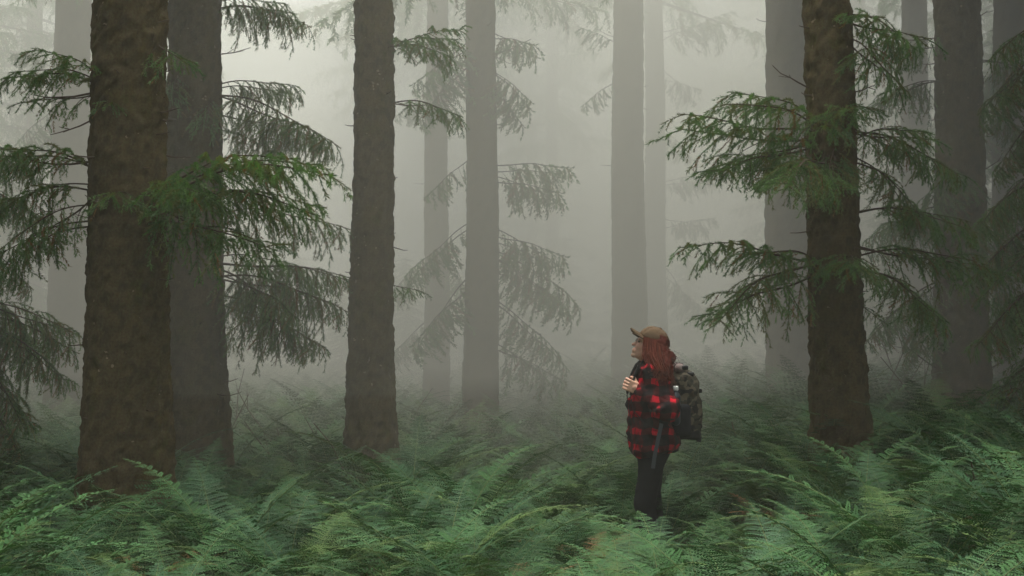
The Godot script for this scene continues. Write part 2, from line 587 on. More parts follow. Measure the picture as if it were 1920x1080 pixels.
	for t in range(0, mb.i.size(), 3):
		if mb.i[t] < first: continue
		var A := mb.v[mb.i[t]]
		var fn := (mb.v[mb.i[t + 2]] - A).cross(mb.v[mb.i[t + 1]] - A)
		for e in 3: nn[mb.i[t + e]] += fn
	for q in range(first, mb.v.size()):
		if nn[q].length_squared() > 0.0:
			mb.n[q] = nn[q].normalized() * (1.0 if nn[q].dot(mb.n[q]) >= 0 else -1.0)

func prim_box(p: Array) -> Array:
	if p[0] == "cap":
		var r: float = maxf(p[3], p[4])
		return [p[1].min(p[2]) - Vector3(r, r, r), p[1].max(p[2]) + Vector3(r, r, r)]
	var h: Vector3 = p[2]
	for e in p:
		if e is Basis:
			h = Vector3(1, 1, 1) * h.length()
	return [p[1] - h, p[1] + h]

func ribbon(mb: MB, pts: Array, width: Vector3, thick: float, col := Color.WHITE) -> void:
	var n := pts.size()
	for a in n - 1:
		var p: Vector3 = pts[a]
		var q: Vector3 = pts[a + 1]
		var t := (q - p).normalized()
		var w := (width - t * t.dot(width)).normalized() * width.length() * 0.5
		var up := w.cross(t).normalized() * thick * 0.5
		mb.quad(p - w + up, q - w + up, q + w + up, p + w + up, up.normalized(), col)
		mb.quad(p - w - up, p + w - up, q + w - up, q - w - up, -up.normalized(), col)
		mb.quad(p + w - up, p + w + up, q + w + up, q + w - up, w.normalized(), col)
		mb.quad(p - w - up, q - w - up, q - w + up, p - w + up, -w.normalized(), col)

# ------------------------------------------------------------------ scene
func _ready() -> void:
	# camera
	cam = Camera3D.new()
	cam.name = "camera"
	add_child(cam)
	cam.position = Vector3(0, EYE, 0)
	cam.rotation.x = atan(90.0 / F)
	cam.fov = rad_to_deg(2.0 * atan(540.0 / F))
	cam.near = 0.1
	cam.far = 400.0
	# sky, exposure, haze
	var we := WorldEnvironment.new()
	we.name = "surroundings"
	var e := Environment.new()
	e.tonemap_mode = Environment.TONE_MAPPER_LINEAR
	e.tonemap_exposure = 6.1
	e.background_mode = Environment.BG_SKY
	var sk := ProceduralSkyMaterial.new()
	sk.sky_top_color = Color(0.92, 0.935, 0.96)
	sk.sky_horizon_color = Color(0.89, 0.905, 0.925)
	sk.ground_horizon_color = Color(0.5, 0.5, 0.47)
	sk.ground_bottom_color = Color(0.3, 0.3, 0.28)
	sk.sky_curve = 0.2
	sk.sun_angle_max = 1.0
	e.sky = Sky.new()
	e.sky.sky_material = sk
	e.background_energy_multiplier = 1.0
	e.fog_enabled = true
	e.fog_density = 0.003
	e.fog_light_color = Color(0.965, 0.968, 0.912)
	e.volumetric_fog_enabled = true
	e.volumetric_fog_density = 0.0
	e.sdfgi_enabled = true; e.ssao_enabled = true; e.ssil_enabled = true
	we.environment = e
	add_child(we)
	var sun := DirectionalLight3D.new()
	sun.name = "sun"
	sun.light_energy = 0.45
	sun.light_angular_distance = 30.0
	sun.light_color = Color(1.0, 0.985, 0.95)
	sun.shadow_enabled = true
	add_child(sun)
	sun.look_at_from_position(Vector3(0, 20, -3), Vector3.ZERO)
	setting()
	forest()
	undergrowth()
	walker()

func setting() -> void:
	ground_noise.seed = 4; ground_noise.frequency = 0.25
	bark_cells.seed = 11; bark_cells.noise_type = FastNoiseLite.TYPE_CELLULAR
	bark_cells.frequency = 22.0; bark_cells.fractal_type = FastNoiseLite.FRACTAL_NONE
	bark_cells.cellular_return_type = FastNoiseLite.RETURN_DISTANCE2_SUB
	bark_plates.seed = 11; bark_plates.noise_type = FastNoiseLite.TYPE_CELLULAR
	bark_plates.frequency = 22.0; bark_plates.fractal_type = FastNoiseLite.FRACTAL_NONE
	bark_plates.cellular_return_type = FastNoiseLite.RETURN_CELL_VALUE
	bark_fine.seed = 12; bark_fine.frequency = 9.0; bark_fine.fractal_octaves = 3
	materials()
	M.flake_v = M.flake.duplicate()
	M.flake_v.vertex_color_use_as_albedo = true
	# ground: one sheet, finer where it is seen
	var mb := MB.new()
	var xs := []
	var zs := []
	for k in range(-60, 61): xs.append(signf(k) * (absf(k) * 0.16 + pow(absf(k) / 60.0, 4.0) * 60.0))
	for k in range(0, 141): zs.append(8.0 - k * 0.25 - pow(k / 140.0, 5.0) * 40.0)
	for z in zs:
		for x in xs:
			mb.v.append(Vector3(x, ground_at(x, z), z))
			var gx := ground_at(x + 0.05, z) - ground_at(x - 0.05, z)
			var gz := ground_at(x, z + 0.05) - ground_at(x, z - 0.05)
			mb.n.append(Vector3(-gx * 10.0, 1, -gz * 10.0).normalized()); mb.c.append(Color.WHITE)
	var w := xs.size()
	for j in zs.size() - 1:
		for k in w - 1:
			var a := j * w + k
			mb.i.append_array(PackedInt32Array([a, a + w, a + 1, a + 1, a + w, a + w + 1]))
	var g := part("ground", mb.mesh(), M.soil, self)
	tag(g, "brown needle-strewn forest floor under the ferns", "ground", "", "structure")
	# the bank of mist lying between the trees
	for b in [[-9.6, 0.033, 0.25], [-10.0, 0.034, 1.1], [-13.0, 0.034, 0.3], [-20.0, 0.03, -0.5]]:
		var fv := FogVolume.new()
		fv.name = numbered("mist_bank")
		fv.shape = RenderingServer.FOG_VOLUME_SHAPE_BOX
		var z1 := -46.0
		fv.size = Vector3(90, 9.6 - b[2], b[0] - z1)
		add_child(fv)
		fv.position = Vector3(0, (9.6 + b[2]) * 0.5, (b[0] + z1) * 0.5)
		var fm := FogMaterial.new()
		fm.density = b[1]
		fm.albedo = Color(0.965, 0.968, 0.912)
		fv.material = fm
		tag(fv, "pale mist hanging between the farther trunks", "mist", "", "stuff")


func forest() -> void:
	for a in [[0.55, 1], [0.75, 2], [1.0, 3], [1.0, 4], [1.35, 5], [1.35, 6], [1.75, 7]]:
		var s := spray(a[0], 100 + a[1], false)
		near_sprays.append([a[0], s[1].mesh(), s[2].mesh()])
	for a in [[0.9, 1], [1.3, 2], [1.3, 3], [1.8, 4], [1.8, 5]]:
		var s := spray(a[0], 200 + a[1], true, 0.6)
		far_sprays.append([a[0], s[1].mesh(), s[2].mesh()])
	for a in [[0.8, 1], [1.2, 2], [1.2, 3], [1.7, 4]]:
		var s := spray(a[0], 150 + a[1], false, 0.5)
		hang_sprays.append([a[0], s[1].mesh(), s[2].mesh()])
	crown_high = crown(7, 6.2, 16.0, 54, 2.5)
	crown_dense = crown(10, 7.0, 15.5, 130, 3.2)
	crown_wall = crown(11, 0.9, 15.0, 130, 2.7)
	crown_young = crown(9, 0.25, 3.7, 130, 1.3)
	crown_low = crown(8, 1.6, 15.0, 140, 2.4)
	var rng := RandomNumberGenerator.new()
	rng.seed = 77
	# name, label, foot px, depth, width px (about breast height), flare px, lean px/800px, detail, crown, seed, branches [rootx, rooty, tipx, tipy, toward camera m, copies], dead branches [ax, ay, bx, by]
	var T := [
		["spruce_tree", "thickest dark spruce trunk with flaking bark, rising from the ferns", 236, 9.0, 134, 74, 0, 2, true,
			[[174, 160, 2, 150, 0.35, 2], [174, 150, 60, 92, 0.5, 1], [174, 175, 40, 190, 0.1, 1], [172, 320, -40, 300, 0.5, 2], [168, 345, -30, 400, 0.2, 2], [168, 380, 0, 470, 0.4, 2], [168, 420, -30, 530, 0.0, 2],
			[250, 350, 203, 366, 0.6, 1], [292, 372, 628, 322, 0.8, 2], [292, 362, 560, 292, 0.7, 1], [294, 385, 520, 468, 0.7, 1], [294, 380, 600, 400, 0.5, 2], [285, 365, 390, 372, 0.7, 1], [296, 400, 440, 450, 0.5, 1],
			[297, 70, 352, 120, 0.3, 1], [220, 180, 205, 195, 0.35, 1]],
			[[297, 140, 322, 130], [297, 40, 318, 36], [299, 100, 316, 112], [300, 250, 318, 248], [300, 455, 322, 450], [302, 520, 328, 522], [166, 215, 95, 255], [166, 300, 40, 300], [170, 170, 60, 180]]],
		["spruce_tree", "brown spruce trunk partly hidden behind the thickest trunk, drooping boughs beside it", 372, 11.6, 98, 44, 12, 2, true,
			[[405, 15, 582, 52, 0.2, 2], [404, 5, 540, 10, 0.1, 1], [410, 175, 636, 280, 0.3, 2], [410, 160, 560, 165, 0.0, 2], [411, 215, 610, 265, 0.2, 1], [412, 240, 540, 300, 0.1, 1], [414, 400, 656, 434, 0.3, 1],
			[416, 495, 656, 522, 0.3, 2], [416, 515, 655, 590, 0.2, 2], [416, 550, 600, 655, 0.4, 2], [416, 500, 540, 620, 0.5, 2], [416, 480, 560, 500, 0.0, 1], [330, 130, 316, 190, 0.5, 1], [400, 170, 385, 240, 0.5, 1]],
			[[410, 101, 468, 90], [432, 715, 446, 710], [414, 330, 440, 320]]],
		["spruce_tree", "slender straight grey-brown spruce trunk standing clear of its neighbours", 700, 11.5, 70, 62, 3, 2, true,
			[[732, 82, 868, 52, 0.4, 2], [732, 88, 850, 110, 0.3, 1], [733, 192, 868, 222, 0.2, 1], [735, 530, 792, 546, 0.2, 1]],
			[[733, 335, 745, 332], [664, 75, 658, 72], [733, 440, 742, 436], [733, 190, 800, 198]]],
		["spruce_tree", "reddish-barked spruce trunk in mist with drooping boughs down one side", 902, 16.0, 59, 12, 0, 1, true,
			[[928, 60, 1012, 110, 0.2, 2], [928, 130, 1000, 195, 0.1, 2], [929, 165, 985, 240, 0.2, 2], [929, 308, 1075, 314, 0.2, 2], [930, 330, 1056, 384, 0.2, 2], [930, 440, 1066, 482, 0.2, 3], [930, 470, 1090, 580, 0.1, 3], [931, 560, 1052, 672, 0.2, 2], [931, 640, 1040, 730, 0.2, 2],
			[872, 90, 770, 160, 0.2, 2], [872, 120, 780, 230, 0.1, 2], [870, 430, 760, 540, 0.2, 2], [870, 540, 770, 650, 0.2, 2], [870, 300, 800, 370, 0.2, 1]],
			[[931, 103, 995, 72], [929, 100, 960, 120]]],
		["spruce_tree", "pale misty spruce trunk behind the slender trunk and the reddish one", 818, 20.5, 44, 8, 0, 1, true,
			[[838, 190, 870, 230, 0.2, 1], [796, 170, 740, 220, 0.2, 2], [796, 480, 730, 560, 0.2, 2], [838, 470, 880, 560, 0.0, 2], [796, 600, 720, 690, 0.0, 2]], []],
		["spruce_tree", "faint straight spruce trunk in the mist behind the walker", 1181, 19.5, 62, 10, 2, 1, true,
			[[1150, 80, 1085, 50, 0.1, 1], [1150, 150, 1090, 200, 0.1, 1]], [[1148, 70, 1120, 55]]],
		["spruce_tree", "fainter spruce trunk just behind the one the walker stands before", 1230, 25.0, 39, 8, 1, 1, true,
			[[1248, 60, 1345, 48, 0.1, 2], [1248, 150, 1315, 170, 0.1, 2], [1249, 340, 1335, 328, 0.1, 2], [1249, 410, 1330, 430, 0.1, 2], [1250, 240, 1300, 300, 0.1, 1], [1250, 520, 1330, 600, 0.1, 2]], []],
		["spruce_tree", "broad pale brown trunk in the mist, overlapped by a darker trunk", 1480, 15.2, 77, 14, 4, 1, true, [], [[1440, 40, 1418, 36]]],
		["spruce_tree", "dark spruce trunk on the ferny bank with bright green sprays around it", 1582, 9.5, 84, 40, 22, 2, true,
			[[1530, 248, 1272, 214, 0.7, 2], [1535, 245, 1350, 200, 0.6, 2], [1535, 270, 1345, 320, 0.7, 2], [1545, 290, 1450, 340, 0.8, 2], [1530, 500, 1268, 462, 0.6, 1], [1532, 510, 1340, 590, 0.6, 2], [1530, 495, 1400, 480, 0.5, 1],
			[1560, 200, 1545, 240, 0.6, 1], [1580, 220, 1600, 200, 0.6, 2], [1565, 260, 1560, 350, 0.7, 2], [1570, 470, 1585, 500, 0.6, 2],
			[1592, 40, 1745, 70, 0.4, 2], [1592, 70, 1690, 165, 0.3, 2], [1594, 30, 1660, 30, 0.5, 1], [1600, 190, 1640, 205, 0.4, 1], [1605, 245, 1800, 335, 0.3, 2], [1606, 250, 1760, 260, 0.2, 2], [1608, 300, 1730, 410, 0.3, 2], [1610, 400, 1820, 420, 0.2, 2], [1612, 480, 1850, 500, 0.1, 2], [1614, 500, 1780, 610, 0.3, 2], [1616, 560, 1650, 600, 0.2, 1]],
			[[1514, 168, 1450, 124], [1514, 178, 1502, 174], [1596, 175, 1640, 160], [1512, 50, 1498, 48]]],
		["spruce_tree", "dim dark trunk among dense boughs, rising behind tall ferns on the bank", 1806, 12.5, 84, 40, 3, 2, true,
			[[1765, 70, 1610, 95, 0.2, 2], [1766, 150, 1640, 200, 0.2, 2], [1766, 390, 1640, 480, 0.2, 2], [1768, 420, 1660, 420, 0.3, 2], [1768, 520, 1640, 620, 0.2, 2], [1840, 110, 1960, 160, 0.2, 2], [1842, 200, 1960, 280, 0.3, 2], [1844, 400, 1960, 480, 0.2, 2], [1846, 520, 1970, 600, 0.2, 2], [1800, 300, 1760, 400, 0.5, 2], [1800, 430, 1840, 520, 0.5, 2], [1770, 560, 1700, 680, 0.3, 2]],
			[[1842, 325, 1882, 294], [1840, 35, 1852, 20], [1850, 680, 1925, 600], [1850, 700, 1920, 650], [1765, 700, 1690, 640]]],
		["spruce_tree", "pale spruce trunk in mist at the far side of the thickest trunk", 126, 17.5, 72, 12, -2, 1, true,
			[[95, 110, 20, 100, 0.2, 2], [95, 200, 10, 290, 0.2, 2], [95, 250, 30, 330, 0.2, 2]], []],
		["spruce_tree", "dim trunk standing back among the dark boughs above the bank", 1722, 20.0, 52, 8, 0, 1, true, [[1745, 220, 1800, 260, 0.2, 2], [1700, 300, 1640, 360, 0.2, 2]], []],
		["spruce_tree", "dusky misty trunk beyond the dim trunk among dense boughs", 1900, 16.5, 60, 10, 0, 1, true,
			[[1875, 200, 1830, 330, 0.2, 2], [1875, 420, 1800, 520, 0.2, 2], [1875, 560, 1790, 640, 0.2, 2], [1900, 100, 1850, 200, 0.4, 2]], []],
		["spruce_tree", "leaning-branched spruce with dark boughs hanging low over the ferns", -150, 10.8, 100, 24, 0, 1, true,
			[[-110, 250, 60, 330, 0.2, 2], [-110, 540, 130, 620, 0.2, 2], [-110, 580, 110, 700, 0.3, 2], [-110, 620, 60, 800, 0.2, 3], [-110, 560, 150, 660, 0.0, 2], [-110, 680, 40, 850, 0.2, 2], [-110, 330, 90, 420, 0.1, 2], [-110, 400, 60, 540, 0.1, 2]], []],
		["spruce_tree", "dense-boughed spruce casting its shade on the ferny bank", 2070, 10.5, 100, 24, 0, 1, true,
			[[2020, 60, 1850, 200, 0.2, 3], [2020, 150, 1860, 320, 0.2, 3], [2020, 260, 1830, 420, 0.2, 3], [2020, 380, 1810, 540, 0.2, 3], [2020, 480, 1850, 640, 0.2, 3], [2020, 600, 1870, 740, 0.2, 2], [2020, 20, 1880, 90, 0.2, 2]], []],
	]
	for n in T.size():
		var s: Array = T[n]
		var d: float = s[3]
		var kk := F / d
		var p := at(s[2], 700, d)
		var foot := Vector3(p.x, ground_at(p.x, p.z), p.z)
		var r: float = 0.5 * float(s[4]) / kk
		var lean := Vector2(-float(s[6]) / 800.0, 0.0)
		# the foot's pixel is given at about 1.3 m up, so lean shifts it little
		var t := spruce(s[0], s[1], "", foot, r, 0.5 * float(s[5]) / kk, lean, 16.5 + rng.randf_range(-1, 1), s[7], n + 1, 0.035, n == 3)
		if s[7] == 2: flakes(t, r, 0.5 * float(s[5]) / kk, 0.035, 16.0, lean, n + 1, 700)
		if s[8]:
			var c := part("crown", crown_dense if n in [9, 12, 13, 14] else crown_high, M.needle, t)
			c.rotation.y = rng.randf() * TAU
			c.scale = Vector3.ONE * (rng.randf_range(0.96, 1.05) if d < 18.0 else 1.2)
			if n in [0, 1, 2, 8, 10]: c.scale *= Vector3(0.72, 1.0, 0.72)
		var sprays: Array = near_sprays if n in [0, 2, 8] else (hang_sprays if d < 13.0 else far_sprays)
		for b in s[9]:
			for q in b[5]:
				var j: float = 0.0 if q == 0 else 14.0
				var depth := d
				var front: float = r * 0.5 if b[4] > 0.55 else 0.0
				var R := at(b[0] + rng.randf_range(-1, 1) * j * 0.3, b[1] + rng.randf_range(-1, 1) * j * 1.5, depth - front)
				var P := at(b[2] + rng.randf_range(-1, 1) * j * 2.0, b[3] + rng.randf_range(-1, 1) * j * 2.0, depth - b[4] + (0.0 if q == 0 else rng.randf_range(-0.5, 0.5)))
				# start inside the bark
				var ax := trunk_c(R.y - foot.y, lean, n + 1) + foot
				R = R.lerp(Vector3(ax.x, R.y, ax.z), 0.25)
				branch(t, R - foot, P - foot, sprays, rng)
		for b in s[10]:
			var A := at(b[0], b[1], d - r * 0.2)
			var ax := trunk_c(A.y - foot.y, lean, n + 1) + foot
			A = A.lerp(Vector3(ax.x, A.y, ax.z), 0.3)
			stub(t, A - foot, at(b[2], b[3], d - 0.15) - foot, rng, 2 if absf(b[0] - b[2]) > 35 else 0)
		if s[7] >= 1:
			for q in (16 if s[7] == 2 else 9):
				var y := rng.randf_range(0.9, 5.5)
				var an := rng.randf_range(-0.5, PI + 0.5)
				var dir := Vector3(cos(an), rng.randf_range(-0.3, 0.25), sin(an)).normalized()
				var c := trunk_c(y, lean, n + 1)
				var rr := trunk_r(y, r, 0.5 * float(s[5]) / kk, 0.035, 16.0)
				stub(t, c + dir * rr * 0.9, c + dir * (rr + rng.randf_range(0.04, 0.22)), rng, 0)
	# trees farther off, fading out, and those round about whose crowns close the wood in
	for b in [[40, 30, 0], [1035, 34, 0], [1620, 27, 1], [1790, 26, 1], [1890, 23, 1], [-60, 22, 1], [60, 24, 1], [210, 23, 1], [1660, 33, 1], [-20, 36, 1], [980, 46, 1], [1250, 48, 1], [700, 50, 1], [1000, 37, 1], [1090, 45, 1], [1170, 47, 1], [1300, 44, 1], [1390, 42, 1], [880, 41, 1], [800, 44, 1], [1490, 30, 1], [1560, 36, 1], [350, 44, 1], [903, 26, 2], [1240, 36, 2], [820, 34, 2], [1410, 38, 2]]:
		var p := at(b[0], 700, b[1])
		var foot := Vector3(p.x, ground_at(p.x, p.z), p.z)
		var t := spruce("spruce_tree", "distant spruce fading into the pale mist" if b[2] != 1 else "distant low-boughed spruce fading into the mist", "distant spruces in the mist" if b[2] != 1 else "distant low-boughed spruces", foot, rng.randf_range(0.16, 0.22), 0.04, Vector2(rng.randf_range(-0.01, 0.01), 0), 16.0, 0, 50 + b[0] % 13)
		var c := part("crown", [crown_high, crown_low, crown_dense][b[2]], M.needle, t)
		c.rotation.y = rng.randf() * TAU
		if b[2] == 2: c.scale = Vector3(1.25, 1.25, 1.25)  # these dense-crowned trees are added to shade the mist
	for b in [[470, 25, 0.17], [560, 28, 0.2], [640, 24, 0.14], [760, 27, 0.2], [970, 26, 0.2], [1060, 30, 0.22], [1290, 29, 0.2], [1390, 26, 0.17], [1590, 20, 0.2], [1680, 19, 0.24], [1760, 18, 0.22], [20, 19, 0.24], [110, 22, 0.24], [700, 31, 0.26], [1180, 32, 0.26], [420, 31, 0.24], [940, 33, 0.28]]:
		var p := at(b[0], 700, b[1] + 3.0)
		var foot := Vector3(p.x, ground_at(p.x, p.z) - 0.1, p.z)
		var t := spruce("young_spruce", "young spruce blurred by mist behind the fern bed", "young spruces in the mist", foot, 0.05, 0.01, Vector2.ZERO, 15.5 * b[2] + 0.5, 0, 3 + b[0] % 11)
		var c := part("crown", crown_young, M.needle, t)
		c.rotation.y = rng.randf() * TAU
		c.scale = Vector3(1, 1, 1) * (b[2] * 4.0 + 0.15)
	for b in [[5.2, -5.6], [6.4, -8.8], [6.9, -12.6], [-6.6, -7.4], [-3.6, -2.2], [3.2, -2.8], [-2.4, -0.6], [2.4, -0.6], [-5.8, -5.0], [5.8, -5.0], [-3.2, 1.8], [2.6, 2.0], [0.2, 5.0], [-5.4, -2.6], [-6.5, 2.5], [6.2, 1.0], [-3.0, 6.5], [3.6, 6.0], [-7.5, -9.5], [7.6, -10.5], [7.0, -15.0], [8.5, -20.0], [-8.5, -14.5]]:
		var foot := Vector3(b[0], ground_at(b[0], b[1]), b[1])
		var t := spruce("spruce_tree", "tall spruce closing in the wood around the ferns", "spruces closing in the wood", foot, 0.22, 0.06, Vector2.ZERO, 16.0, 1, 30 + int(b[0] * 3.0))
		var c := part("crown", crown_low if absf(b[0]) > 7.0 and b[1] < -8.0 else crown_dense, M.needle, t)
		c.rotation.y = rng.randf() * TAU

	for k in 40:
		# rows of boughed trees to either side and behind, out of which the view is taken
		var b := Vector2.ZERO
		if k < 16: b = Vector2(-15.0 + 2.0 * k, 8.5 + 2.4 * (k % 2))
		elif k < 28: b = Vector2(-9.0 - 1.8 * (k % 2), 7.0 - 2.0 * (k - 16))
		else: b = Vector2(9.0 + 1.8 * (k % 2), 7.0 - 2.0 * (k - 28))
		b += Vector2(rng.randf_range(-0.5, 0.5), rng.randf_range(-0.5, 0.5))
		var foot := Vector3(b.x, ground_at(b.x, b.y), b.y)
		var t := spruce("spruce_tree", "spruce with boughs to the ground in the surrounding wood", "boughed spruces of the surrounding wood", foot, 0.2, 0.06, Vector2.ZERO, 16.0, 0, 60 + k)
		var c := part("crown", crown_wall, M.needle, t)
		c.rotation.y = rng.randf() * TAU

func undergrowth() -> void:
	var rng := RandomNumberGenerator.new()
	rng.seed = 21
	var near_fronds := []
	for k in 8: near_fronds.append(frond(300 + k, 1.0, 23, 8).mesh())
	var dead_fronds := []
	for k in 2: dead_fronds.append(frond(330 + k, 0.7, 18, 7, true).mesh())
	var far_plants := []
	for k in 3:
		var mb := MB.new()
		for q in 9:
			var fr := frond(340 + k * 9 + q, 1.06, 17, 3)
			mb.add(fr, Transform3D(Basis(Vector3.UP, q * TAU / 9.0 + rng.randf_range(-0.3, 0.3)), Vector3.ZERO))
		far_plants.append(mb.mesh())
	var spots := []
	var z := -4.7
	while z > -34.0:
		var gap := 0.435 if z > -11.0 else (0.46 if z > -18.0 else 0.62)
		var half := -z * 0.42 + 1.6
		var x := -half
		while x < half:
			var px := x + rng.randf_range(-0.4, 0.4) * gap
			var pz := z + rng.randf_range(-0.4, 0.4) * gap
			x += gap
			var size := rng.randf_range(0.72, 1.15) * (1.0 + 0.3 * ground_noise.get_noise_2d(px * 2.0 + 40.0, pz * 2.0) + 0.3 * ground_noise.get_noise_2d(px + 80.0, pz))
			var d := Vector2(px - 0.94, pz + 8.86)
			if d.length() < 0.22: continue
			if absf(d.x) < 0.9 and d.y > -0.2 and d.y < 2.4: size = minf(size, 0.5 + 0.16 * maxf(d.y, 0.0) + 0.25 * maxf(absf(d.x) - 0.35, 0.0))
			var seen := absf(px) < -pz * 0.415
			spots.append([px, pz, size, seen])
		z -= gap
	var indiv := []
	var rest := []
	for s in spots:
		if s[3] and indiv.size() < 300 and s[1] > -14.5: indiv.append(s)
		else: rest.append(s)
	print("ferns ", indiv.size(), " + ", rest.size())
	for s in indiv:
		var zone := "lush green fern in the dense bed in front of the walker"
		var gr := "ferns in the dense bed"
		if Vector2(s[0] - 0.94, s[1] + 8.86).length() < 1.0:
			zone = "green fern standing about the walker's legs"; gr = "ferns about the walker's legs"
		elif Vector2(s[0] + 2.7, s[1] + 9.0).length() < 0.9:
			zone = "green fern at the foot of the thickest spruce trunk"; gr = "ferns at the thickest trunk"
		elif s[0] > 1.9:
			zone = "dark green fern growing on the shaded bank"; gr = "ferns on the shaded bank"
		var f := thing("fern", zone, "fern", Vector3(s[0], ground_at(s[0], s[1]) - 0.01, s[1]), gr)
		var n := rng.randi_range(7, 9)
		var turn := rng.randf() * TAU
		for q in n:
			var fr := part("frond", near_fronds[rng.randi() % 8], M.fern, f)
			var sc: float = s[2] * rng.randf_range(0.8, 1.12)
			fr.transform = Transform3D(Basis(Vector3.UP, turn + q * TAU / n + rng.randf_range(-0.25, 0.25)) * Basis(Vector3(0, 0, 1), rng.randf_range(-0.25, 0.15)) * Basis.from_scale(Vector3(sc, sc, sc)), Vector3.ZERO)
	for k in 3:
		var mm := MultiMesh.new()
		mm.transform_format = MultiMesh.TRANSFORM_3D
		mm.mesh = far_plants[k]
		var mine := []
		for q in rest.size():
			if q % 3 == k: mine.append(rest[q])
		mm.instance_count = mine.size()
		for q in mine.size():
			var s: Array = mine[q]
			mm.set_instance_transform(q, Transform3D(Basis(Vector3.UP, rng.randf() * TAU) * Basis.from_scale(Vector3.ONE * float(s[2])), Vector3(s[0], ground_at(s[0], s[1]) - 0.01, s[1])))
		var o := MultiMeshInstance3D.new()
		o.name = numbered("fern_cover")
		o.multimesh = mm
		o.material_override = M.fern
		add_child(o)
		tag(o, "green fern cover spreading away beneath the trees", "ferns", "fern cover", "stuff")

	# withered brown ferns among the green
	for b in [[500, 960, 6.3], [830, 1010, 5.8], [1470, 850, 8.6], [1500, 800, 10.5], [590, 1000, 6.0], [300, 960, 7.2], [1100, 900, 8.0], [1350, 1000, 6.4], [1780, 940, 7.4], [760, 900, 8.4], [80, 980, 7.0], [1600, 1000, 6.2], [420, 1020, 5.8], [960, 960, 6.8], [1020, 830, 10.5], [640, 860, 10.0]]:
		var p := at(b[0], b[1], b[2])
		var f := thing("withered_fern", "withered brown fern drooping among the green ones", "fern", Vector3(p.x, ground_at(p.x, p.z) + 0.02, p.z), "withered ferns")
		for q in 6:
			var fr := part("frond", dead_fronds[q % 2], M.fern, f)
			var sc := rng.randf_range(0.7, 1.0)
			fr.transform = Transform3D(Basis(Vector3.UP, q + rng.randf()) * Basis.from_scale(Vector3(sc, sc * 0.85, sc)), Vector3.ZERO)
	# dead sticks
	for b in [[[650, 880, 590, 790, 11.0], "thin dead stick leaning out of the ferns beside the slender trunk"], [[1838, 990, 1826, 868, 7.4], "bare dark twig standing upright in the ferns on the bank"], [[1930, 1000, 1790, 985, 7.0], "bare dark stick lying across the ferns on the bank"], [[1400, 850, 1370, 790, 11.0], "short dead stem among the ferns beyond the walker"]]:
		var c: Array = b[0]
		var A := at(c[0], c[1], c[4])
		var B := at(c[2], c[3], c[4] - 0.1)
		var down := A
		if b[0][0] < 1900:
			var s := (A - B).normalized()
			while down.y > ground_at(down.x, down.z) - 0.02: down += s * 0.02
		var t := thing("dead_stick", b[1], "stick", Vector3(down.x, ground_at(down.x, down.z), down.z))
		stub(t, down - t.position, B - t.position, rng, 2)
	# tangles of dead brushwood in the mist
	for b in [[480, 760, 14.0, 0.8], [560, 740, 15.0, 0.9], [620, 770, 13.0, 0.6], [1690, 700, 14.0, 0.9], [1900, 700, 13.0, 0.8], [1640, 720, 13.0, 0.5]]:
		var p := at(b[0], b[1], b[2])
		var t := thing("brushwood", "tangle of dead brown brushwood rising behind the ferns", "brushwood", Vector3(p.x, ground_at(p.x, p.z), p.z), "tangles of brushwood")
		for q in 9:
			var A := Vector3(rng.randf_range(-0.9, 0.9), 0, rng.randf_range(-0.4, 0.4))
			var B := A + Vector3(rng.randf_range(-1.2, 1.2), rng.randf_range(0.5, 1.5) * b[3], rng.randf_range(-0.4, 0.4))
			stub(t, A, B, rng, 4)

func plaid() -> ImageTexture:
	var im := Image.create(256, 256, false, Image.FORMAT_RGB8)
	var f := FastNoiseLite.new()
	f.seed = 5; f.frequency = 0.09
	for y in 256:
		for x in 256:
			var xx := x + 5.0 * sin(TAU * y / 128.0) + 4.0 * sin(TAU * (x + 2.0 * y) / 256.0 + 1.0)
			var yy := y + 5.0 * sin(TAU * x / 128.0 + 2.0) + 4.0 * sin(TAU * (2.0 * x + y) / 256.0)
			var a := 1 if fposmod(xx, 128.0) < 48.0 else 0
			var b := 1 if fposmod(yy, 128.0) < 48.0 else 0
			var c := Color(0.36, 0.006, 0.018) if a + b == 2 else (Color(0.034, 0.008, 0.008) if a + b == 1 else Color(0.010, 0.0095, 0.010))
			var twill := 0.88 if (x + y) % 4 < 2 else 1.08
			if a + b == 1 and (x + y) % 8 < 3: c = Color(0.06, 0.009, 0.010)
			c *= twill * (1.0 + 0.15 * f.get_noise_2d(x, y))
			im.set_pixel(x, y, c.linear_to_srgb())
	return ImageTexture.create_from_image(im)

func camo() -> ImageTexture:
	var im := Image.create(256, 256, false, Image.FORMAT_RGB8)
	var f := FastNoiseLite.new()
	f.seed = 15; f.frequency = 0.022; f.fractal_octaves = 2
	for y in 256:
		for x in 256:
			var a := f.get_noise_2d(x, y)
			var b := f.get_noise_2d(x + 900, y - 400)
			var c := Color(0.048, 0.046, 0.032)
			if a > 0.18: c = Color(0.11, 0.093, 0.066)
			elif b > 0.15: c = Color(0.016, 0.016, 0.014)
			elif a < -0.25: c = Color(0.05, 0.038, 0.026)
			im.set_pixel(x, y, c.linear_to_srgb())
	return ImageTexture.create_from_image(im)

func cloth(col: Color, tex: Texture2D = null, scale_ := 4.0, rough := 0.95) -> StandardMaterial3D:
	var m := mat(col, rough, 0.2)
	if tex:
		m.albedo_texture = tex
		m.uv1_triplanar = true
		m.uv1_scale = Vector3(scale_, scale_, scale_)
		m.uv1_triplanar_sharpness = 4.0
	return m

